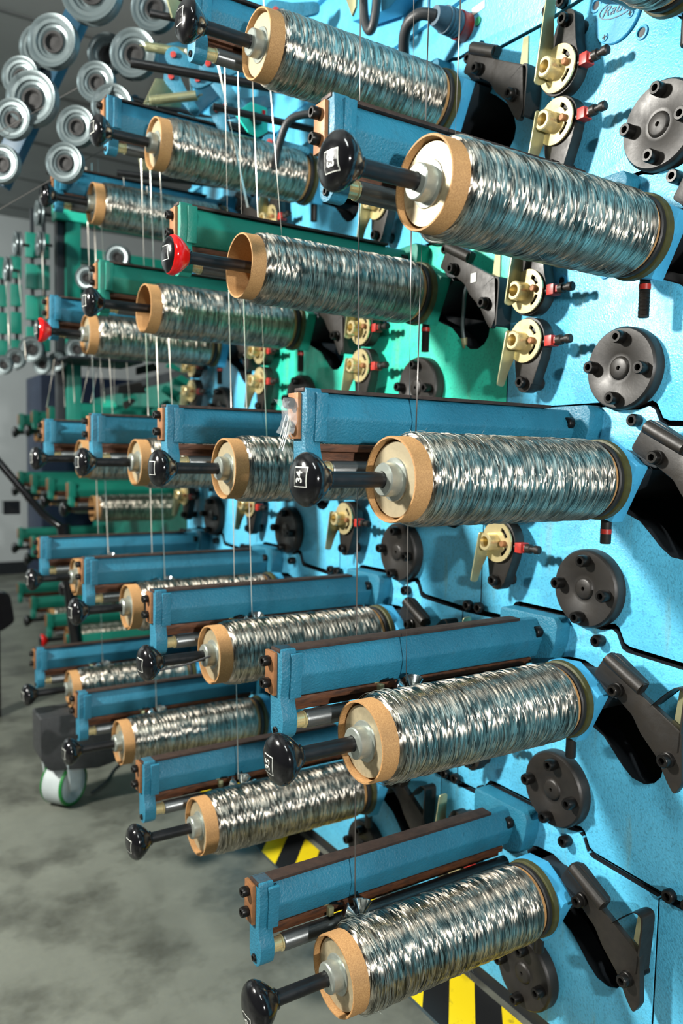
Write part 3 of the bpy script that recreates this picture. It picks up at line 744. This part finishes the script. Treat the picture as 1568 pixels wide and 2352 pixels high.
# dancer arms, springs and rods over the second and third columns
def spring_me(L, r, turns, wr):
    bm = B(); n = turns*10
    bm_tube(bm, [(L*i/n, r*math.cos(2*PI*i/10), r*math.sin(2*PI*i/10)) for i in range(n+1)], wr, 6)
    bm_tube(bm, [(0, r, 0), (-.008, 0, 0), (-.016, 0, 0)], wr, 6); bm_tube(bm, [(L, r*math.cos(2*PI*n/10), 0), (L+.008, 0, 0), (L+.016, 0, 0)], wr, 6)
    return finish(bm, 'coil_spring', 'olive_zinc')
SPR = spring_me(.125, .0115, 26, .0021)
SPN = ['coil spring just above the top spool of the second column', 'coil spring above the beam of the third column top row', 'coil spring behind the knob of the second column top row', 'coil spring just over the last blue column top row']
for (a, b), nm in zip((((.262, .80, 2.245), (.385, .80, 2.215)), ((.189, 1.211, 2.165), (.301, 1.142, 2.184)), ((.215, 1.33, 2.362), (.329, 1.257, 2.342)), ((.337, 1.715, 2.202), (.430, 1.66, 2.193))), SPN):
    a, b = Vector(a), Vector(b)
    o = solo('coil_spring', SPR, a, 'olive ' + nm, 'spring', 'olive coil springs'); o.rotation_mode = 'QUATERNION'; o.rotation_quaternion = (b-a).to_track_quat('X', 'Z')
def arm_me(L, w0, w1, th, mat):
    bm = B(); pl = circ(0, 0, w0, 10, PI/2, 3*PI/2, True)+[(L*.35, -w0*.85)]+circ(L, 0, w1, 8, -PI/2, PI/2, True)+[(L*.45, w1*1.1)]
    bm_prism(bm, pl, -th/2, th/2, plane='XZ'); return finish(bm, 'dancer_arm', mat, bevel=.001)
bm = B(); bm_lathe(bm, [(-.014, .008), (.014, .008)], 14, axis='Y'); PIV = finish(bm, 'pivot', 'red_part')
ARMS = [((.264, 1.236, 2.31), (.344, 1.188, 2.262), .024), ((.318, 1.195, 2.245), (.425, 1.132, 2.29), .022), ((.345, 1.183, 2.288), (.422, 1.121, 2.148), .030), ((.362, 1.161, 2.165), (.383, 1.143, 2.09), .022),
        ((.258, 1.235, 2.251), (.312, 1.201, 2.165), .022), ((.426, 1.134, 2.314), (.505, 1.078, 2.257), .030), ((.302, 1.30, 2.169), (.382, 1.248, 2.165), .022), ((.50, 1.092, 2.435), (.59, 1.041, 2.449), .030), ((.467, 1.111, 2.351), (.569, 1.051, 2.401), .034),
        ((.403, 1.20, 2.195), (.504, 1.14, 2.215), .030), ((.171, 1.60, 2.25), (.253, 1.54, 2.30), .026), ((.481, 1.078, 2.078), (.561, 1.025, 2.056), .024), ((.40, 1.55, 2.30), (.52, 1.48, 2.40), .04), ((.42, 1.5, 2.17), (.56, 1.45, 2.22), .04), ((.30, 1.50, 2.42), (.46, 1.42, 2.50), .03)]
ADESC = ['left of the knob, pointing right down', 'rising to the right behind the wire ribbon', 'steep, behind the roller cap', 'short and nearly upright behind the wire ribbon', 'slanting beside the left spring', 'broad, right of the top spool rim', 'flat, low over the third column arm', 'at the frame top beside the spring', 'broad, rising over the top spool', 'left of the teal plate', 'far back by the third column knob', 'low, below the teal plate', 'far back and broad, upper', 'far back and broad, lower', 'far back near the frame top']
for (a, b, w), ds in zip(ARMS, ADESC):
    a, b = Vector(a), Vector(b)
    t = thing('dancer_arm', a, f'blue dancer arm {ds}', 'arm', 'blue dancer arms'); t.rotation_mode = 'QUATERNION'; t.rotation_quaternion = (b-a).to_track_quat('X', 'Z')
    part('arm', arm_me((b-a).length, w, w*.55, .012, 'blue_cast'), t); part('pivot', PIV, t)
for i, (a, b, r) in enumerate((((.12, 1.16, 2.225), (.64, .98, 2.20), .012), ((.15, 1.10, 2.33), (.64, .96, 2.31), .009), ((.2, 1.5, 2.28), (.65, 1.4, 2.24), .012), ((.22, 1.62, 2.10), (.65, 1.5, 2.10), .010), ((.28, 1.0, 2.10), (.65, .9, 2.07), .009))):
    bm = B(); bm_tube(bm, [a, b], r, 14); solo('cross_rod', finish(bm, 'cross_rod', 'black_rod'), (0, 0, 0), 'black cross rod among the blue dancer arms, ' + ['upper front', 'top front', 'upper back', 'low back', 'low front'][i], 'rod', 'black cross rods')
for i, pl in enumerate(([(.235, 1.30, 2.27), (.30, 1.30, 2.28), (.31, 1.30, 2.21), (.20, 1.30, 2.19)], [(.33, 1.75, 2.22), (.46, 1.75, 2.26), (.47, 1.75, 2.19), (.34, 1.75, 2.17)], [(.17, 1.05, 2.37), (.25, 1.05, 2.38), (.30, 1.05, 2.32), (.19, 1.05, 2.31)])):
    y = pl[0][1]; bm = B(); bm_prism(bm, [(p[0], p[2]) for p in pl], y, y+.006, plane='XZ')
    solo('olive_plate', finish(bm, 'olive_plate', 'olive_zinc', bevel=.001), (0, 0, 0), ['olive plate above the left coil spring', 'olive plate over the last blue column', 'olive plate behind the top left knob'][i], 'plate')
t = thing('hexagonal_plate', (.423, 1.06, 2.118), 'teal hexagonal plate with a black star grip behind the wires', 'plate')
bm = B(); bm_prism(bm, [(-.055, .006), (-.012, .046), (.036, .042), (.040, -.020), (.012, -.040), (-.018, -.032)], -.004, .004, plane='XZ'); part('plate', finish(bm, 'plate', 'teal_plate', bevel=.001), t)
bm = B(); bm_prism(bm, [((.017 if i % 2 else .010)*math.cos(PI*i/5), (.017 if i % 2 else .010)*math.sin(PI*i/5)) for i in range(10)], -.022, -.004, plane='XZ'); part('star_grip', finish(bm, 'star_grip', 'black_plastic', bevel=.001), t)
bm = B(); bm_box(bm, .022, .030, -.008, -.004, .018, .032); part('red_mark', finish(bm, 'red_mark', 'red_plastic'), t)
bm = B(); bm_tube(bm, smooth_path([(.45, .99, 1.98), (.45, .96, 2.04), (.46, .93, 2.085), (.50, .90, 2.10), (.55, .88, 2.095)], 6), .010, 10)
bm_lathe(bm, [(.55, .018), (.66, .018)], 18, c=(0, .88, 2.095), mi=1); solo('cable_connector', finish(bm, 'cable_connector', ['hose_black', 'connector_grey']), (0, 0, 0), 'grey connector with bent cable below the top spool', 'connector')

# ------------------------------------------------------------------ deflection pulleys on slanted blue arms
bm = B(); a_, b_ = Vector((.165, 1.69, 2.68)), Vector((-.10, 1.80, 2.05))
d = (b_-a_).normalized(); up = Vector((.65, .75, 0)); sd = d.cross(up).normalized(); up = sd.cross(d).normalized()
for e, w in ((1, 0),):
    vs = [bm.verts.new(p+sd*x+up*y) for p in (a_, b_) for x, y in ((-.034, -.02), (.034, -.02), (.034, .02), (-.034, .02))]
    for f in ((0, 1, 2, 3), (4, 5, 6, 7), (0, 1, 5, 4), (1, 2, 6, 5), (2, 3, 7, 6), (3, 0, 4, 7)): bm.faces.new([vs[i] for i in f])
sl = solo('pulley_arm', finish(bm, 'pulley_arm', 'blue_shaded', bevel=.003), (0, 0, 0), 'slanted blue arm carrying grey pulleys at top left', 'arm')
def wheel(R):
    bm = B(); r = R/.075
    P_ = [(0, .030), (.004, .034), (-.002, .040), (-.004, .047), (-.009, .050), (-.010, .060), (-.014, .066), (-.016, .073), (-.013, .075), (-.006, .071), (.0, .062), (.006, .071), (.013, .075), (.016, .073), (.014, .050), (.010, .030)]
    bm_lathe(bm, [(x*r, q*r) for x, q in P_], 48, hole=True); w = finish(bm, 'rim', 'wheel_grey', ang=28)
    bm = B(); bm_lathe(bm, [(.012*r, .031*r), (-.004*r, .031*r), (-.004*r, .024*r), (.006*r, .018*r), (.006*r, 0)], 32); h = finish(bm, 'hub', 'wheel_hub')
    bm = B(); bm_lathe(bm, [(.010*r, .009*r), (.07*r, .009*r)], 14); s_ = finish(bm, 'axle', 'black_steel')
    return w, h, s_
WH = wheel(.075)
# (position, radius, which)
FR = [((.119, 1.52, 2.565), .090), ((.274, 1.427, 2.524), .068), ((.022, 1.578, 2.42), .075), ((-.033, 1.598, 2.252), .077), ((-.083, 1.624, 2.191), .058), ((-.113, 1.632, 2.06), .055),
      ((.221, 1.449, 2.389), .070), ((.126, 1.501, 2.304), .057), ((.165, 1.474, 2.236), .062), ((.074, 1.523, 2.173), .058), ((.043, 1.533, 2.067), .056), ((.020, 1.74, 2.47), .066), ((-.035, 1.75, 2.37), .060), ((.185, 1.60, 2.44), .060)]
WD = ['largest, cut by the frame top', 'half behind the top knob', 'upper left, in front of the blue arm', 'middle left, in front of the blue arm', 'lower left, partly behind its neighbour', 'at the left frame edge', 'right of the blue arm, near the top knob', 'small, centre of the right hand group', 'behind the arm of the third column', 'lowest complete one left of the knob', 'just above the last column arm', 'hidden behind the upper left one', 'hidden behind the middle left one', 'hidden behind the one near the top knob']
AX = Vector((.62, .78, .05)).normalized()
def put_wheel(p, R, label, grp, ax=AX, al=1):
    t = thing('guide_pulley', p, label, 'pulley', grp); t.rotation_mode = 'QUATERNION'; t.rotation_quaternion = ax.to_track_quat('X', 'Z'); s_ = R/.075; t.scale = (s_, s_, s_)
    part('rim', WH[0], t); part('hub', WH[1], t); part('axle', WH[2], t).scale = (al, 1, 1)
for (p, R), ds in zip(FR, WD): put_wheel(p, R, f'grey grooved pulley, {ds}', 'grey pulleys at top left')
# thin threads running among the pulleys
for i, (a, b) in enumerate((((-.30, 1.7, 2.02), (.30, 1.45, 2.45)), ((-.30, 1.7, 1.80), (.25, 1.5, 2.2)), ((-.13, 1.6, 2.3), (-.14, 1.6, 2.9)))):
    bm = B(); bm_tube(bm, [a, b], .0012, 6); solo('wire_strand', finish(bm, 'wire_strand', 'wire_dark'), (0, 0, 0), 'thin dark wire between the grey pulleys, ' + ['upper slanting one', 'lower slanting one', 'upright one'][i], 'wire')

# ------------------------------------------------------------------ green machine farther back
GB = recol(BEAM, {'blue_cast': 'green_cast'}); GK = recol(BRK, {'blue_cast': 'green_cast'}); GF = recol(FLANGE, {'blue_cast': 'green_cast'})
def gorigin(n, r): return Vector((.388+.026*n, 3.04+.588*n+.03*r, 1.335-.4*r))
GC = ['first', 'second', 'third', 'fourth']; GR = ['top', 'second', 'third', 'lowest']
for n in range(4):
    for r in range(4):
        o = gorigin(n, r); wh = f'{GC[n]} column, {GR[r]} row of the far green machine'
        t = thing('traverse_arm', o, f'green arm, {wh}', 'arm', 'arms of the far green machine')
        part('beam', GB, t); part('wall_flange', GF, t); part('end_bracket', GK, t); part('end_plate', COP, t, label='copper coloured end plate'); part('slide_rail', RAIL, t); part('roller', ROLL, t)
        if (n, r) in ((1, 2), (3, 3)): continue
        red = (n, r) == (1, 3)
        t = thing('spool_spindle', o, f'spindle with {"red" if red else "black"} knob, {wh}', 'spindle', 'spindles of the far green machine')
        part('knob', RKNOB if red else KNOB, t); part('rod', ROD, t)
        if (n, r) in ((0, 0), (1, 0), (2, 0)): continue
        t = thing('wire_spool', o, f'spool of silver wire, {wh}', 'spool', 'spools of the far green machine')
        part('cardboard_tube', TUBE, t); part('winding', WIND[(n+r) % 3], t)
t = thing('green_winding_machine', (0, 0, 0), 'far green winding machine behind the blue one', 'machine')
bm = B(); bm_prism(bm, [(1.018, 2.55), (1.144, 5.4), (1.20, 5.4), (1.075, 2.55)], .05, 1.62, plane='XY'); part('front_wall', finish(bm, 'front_wall', 'green_cast'), t)
bm = B(); bm_prism(bm, [(1.080, 2.5), (1.205, 5.4), (1.5, 5.4), (1.5, 2.5)], 0, 1.7, plane='XY'); part('inner_housing', finish(bm, 'inner_housing', 'inner_dark'), t)
r_ = random.Random(5)
for i in range(26):
    y = r_.uniform(2.5, 3.2); z = r_.uniform(1.36, 1.68); x = r_.uniform(.55, 1.0); l = r_.uniform(.05, .15)
    bm = B(); bm_prism(bm, rounded([(0, 0), (l, r_.uniform(-.03, .03)), (l*.9, .03), (l*.1, .035)], .006), 0, .012, plane='XZ'); 
    part('linkage', finish(bm, 'linkage', r_.choice(['green_cast', 'green_panel', 'green_cast', 'black_steel'])), t, (x, y, z), (0, r_.uniform(-.8, .8), 0))
# green frame above
t = thing('green_gantry', (.31, 2.69, 0), 'green upright frame with cross rails left of the blue arms', 'frame')
part('post', box_me('post', 'green_cast', 0, .062, -.02, .05, 1.30, 2.25), t); part('top_rail', box_me('top_rail', 'green_panel', -.045, .90, -.03, .04, 2.215, 2.285), t)
for z0, z1 in ((2.055, 2.12), (1.925, 1.985), (1.80, 1.845)): part('cross_rail', box_me('cross_rail', 'green_cast', .02, .95, .02, .06, z0, z1), t)
part('guide_shelf', box_me('guide_shelf', 'inner_dark', -.06, .25, -.30, .02, 1.600, 1.610), t)
part('rear_post', box_me('rear_post', 'inner_dark', -.035, 0, .0, .05, 1.30, 2.24), t)
for i, (x, y) in enumerate(((.165, 3.36), (.222, 3.30), (.200, 2.80), (.245, 2.78))):
    t = thing('green_tab_column', (x-.02, y, 0), 'column of green tabs and dark gaps, ' + ['leftmost', 'second from left', 'third from left', 'nearest the green post'][i], 'machine part', 'columns of green tabs')
    part('stem', box_me('stem', 'inner_dark', .012, .026, .01, .03, 1.62, 2.28-(.14 if i < 1 else 0)), t)
    for q in range(4):
        z = 1.66+q*.135; part('tab', box_me('tab', 'green_cast', -.012, .038, -.01, .01, z, z+.105), t); 
WP = [((.155, 2.613, 1.646), .054), ((.098, 2.646, 1.606), .044), ((.053, 2.672, 1.578), .040), ((.198, 2.62, 1.585), .040), ((.254, 2.60, 1.601), .040), ((.325, 2.55, 1.654), .050), ((.483, 2.50, 2.05), .055), ((.365, 2.54, 1.956), .050)]
WDD = ['largest, beneath the red knob', 'below left of the red knob', 'at the left frame edge', 'small dark one below the red knob', 'second small dark one below the red knob', 'left of the cardboard tube', 'above the green arm', 'left of the green arm end']
for (p, R), ds in zip(WP, WDD): put_wheel(p, R, f'far grey pulley, {ds}', 'grey pulleys of the green frame', AX, 5.6 if p[2] > 1.9 else 1.5)
for i, p in enumerate(((.193, 2.639, 2.216), (.194, 2.627, 2.088), (.113, 2.678, 2.086), (.075, 2.685, 1.976))):
    put_wheel(p, .052, 'far edge-on pulley, ' + ['topmost by the green frame', 'below the topmost one', 'level with it but further left', 'lowest, near the left edge'][i], 'edge-on pulleys', Vector((1, .0, 0)))
RB = [((.196, 2.60, 2.06), (.205, 2.60, 1.72), .020), ((.112, 2.66, 1.97), (.135, 2.62, 1.60), .016), ((.066, 2.68, 1.93), (.075, 2.65, 1.66), .014), ((.233, 2.556, 1.605), (.203, 2.561, 1.405), .011), ((.259, 2.534, 1.605), (.268, 2.52, 1.406), .010),
      ((.294, 2.514, 1.605), (.303, 2.5, 1.425), .010), ((.361, 2.475, 1.605), (.325, 2.482, 1.426), .011), ((.390, 2.458, 1.605), (.360, 2.461, 1.427), .010), ((.398, 2.448, 1.605), (.410, 2.435, 1.428), .009), ((.446, 2.425, 1.605), (.442, 2.412, 1.429), .008), ((.489, 2.397, 1.605), (.498, 2.377, 1.43), .008)]
for i, (a, b, w) in enumerate(RB):
    bm = B(); me = ribbon_me(a, b, w, .12, 1.35+.1*(i % 3), n=20); solo('wire_ribbon', me, (0, 0, 0), 'pale flat wire ribbon, ' + ['brightest, left of the green post', 'second bright one from the post', 'third bright one, near the left edge', 'first below the pulleys', 'second below the pulleys', 'third below the pulleys', 'fourth below the pulleys', 'fifth below the pulleys', 'sixth below the pulleys', 'seventh below the pulleys', 'last on the right below the pulleys'][i], 'wire', 'pale wire ribbons')
# slanted ribbons above the second and third columns
for a, b, w, ds in (((.30, 1.02, 2.22), (.365, .97, 1.86), .0060, 'long one beside the top left spool'), ((.29, 1.22, 2.33), (.318, 1.21, 2.13), .0060, 'short one ending at the third column spool'), ((.24, 1.62, 2.10), (.245, 1.60, 1.98), .006, 'short one left of the third column spool'), ((.31, 1.60, 2.07), (.315, 1.58, 1.97), .006, 'short one under the third column knob')):
    me = ribbon_me(a, b, w, .35, 1.2, n=24); solo('wire_ribbon', me, (0, 0, 0), 'slanted pale ribbon, ' + ds, 'wire', 'slanted pale ribbons')

# ------------------------------------------------------------------ things standing on the floor
solo('navy_cabinet', box_me('navy_cabinet', 'navy', .80, 1.6, 5.62, 6.2, 0, 1.81, bevel=.006), (0, 0, 0), 'dark navy cabinet against the grey back wall', 'cabinet')
bm = B(); bm_tube(bm, [(-.05, 3.06, 1.34), (.245, 2.86, .93), (.33, 2.84, .86)], .017, 12); bm_box(bm, .08, .15, 2.88, 2.95, .93, .99); bm_tube(bm, [(.33, 2.84, .88), (.42, 2.84, 0)], .03, 12)
solo('black_stand', finish(bm, 'black_stand', 'black_plastic'), (0, 0, 0), 'black slanted stand crossing the grey wall at the left', 'stand')
bm = B(); bm_prism(bm, rounded([(-.05, .60), (.10, .57), (.12, .44), (.06, .40), (-.08, .44)], .02), 2.86, 2.94, plane='XZ'); bm_box(bm, -.02, .06, 2.88, 2.92, 0, .45)
solo('black_pedal_box', finish(bm, 'black_pedal_box', 'black_plastic'), (0, 0, 0), 'black box on a post at the left edge above the floor', 'box')
t = thing('caster_foot', (.10, 1.84, 0), 'black beam end on a large grey caster with green tyre rims', 'caster')
bm = B(); bm_prism(bm, rounded([(-.092, .335), (-.090, .195), (-.065, .150), (.10, .128), (.16, .140), (.50, .19), (.50, .335)], .008), -.07, .06, plane='XZ'); part('beam_end', finish(bm, 'beam_end', 'hose_black', bevel=.004), t)
bm = B(); bm_prism(bm, [(-.05, .17), (.05, .17), (.02, .06), (-.03, .06)], -.055, -.047, plane='XZ'); bm_prism(bm, [(-.05, .17), (.05, .17), (.02, .06), (-.03, .06)], .047, .055, plane='XZ')
fk = part('fork', finish(bm, 'fork', 'white_wheel', bevel=.002), t, (.0, 0, 0), (0, 0, math.radians(38)))
bm = B(); bm_lathe(bm, [(-.04, .068), (-.034, .073), (.034, .073), (.04, .068), (.04, .02), (-.04, .02)], 36, axis='Y', hole=True); wl = part('wheel', finish(bm, 'wheel', 'white_wheel'), t, (0, 0, .074), (0, 0, math.radians(38)))
for s_ in (-1, 1):
    bm = B(); bm_lathe(bm, [(s_*.036, .0742), (s_*.043, .071), (s_*.043, .064), (s_*.036, .066)], 36, axis='Y', hole=True); part('tyre_rim', finish(bm, 'tyre_rim', 'green_tyre'), wl, label='green rim')
bm = B(); bm_tube(bm, smooth_path([(.20, 1.86, .006), (.27, 1.93, .006), (.39, 2.08, .006), (.69, 2.10, .02), (.75, 2.1, .05)], 5), .004, 8)
solo('floor_cable', finish(bm, 'floor_cable', 'hose_black'), (0, 0, 0), 'thin cable trailing over the floor behind the caster', 'cable')
bm = B(); bm_tube(bm, smooth_path([(.003, .617, .785), (.06, .600, .795), (.108, .580, .812)], 5), .0022, 8)
solo('black_wire_end', finish(bm, 'black_wire_end', 'hose_black'), (0, 0, 0), 'short black wire end lying across the second column spool rim, fourth row', 'wire')
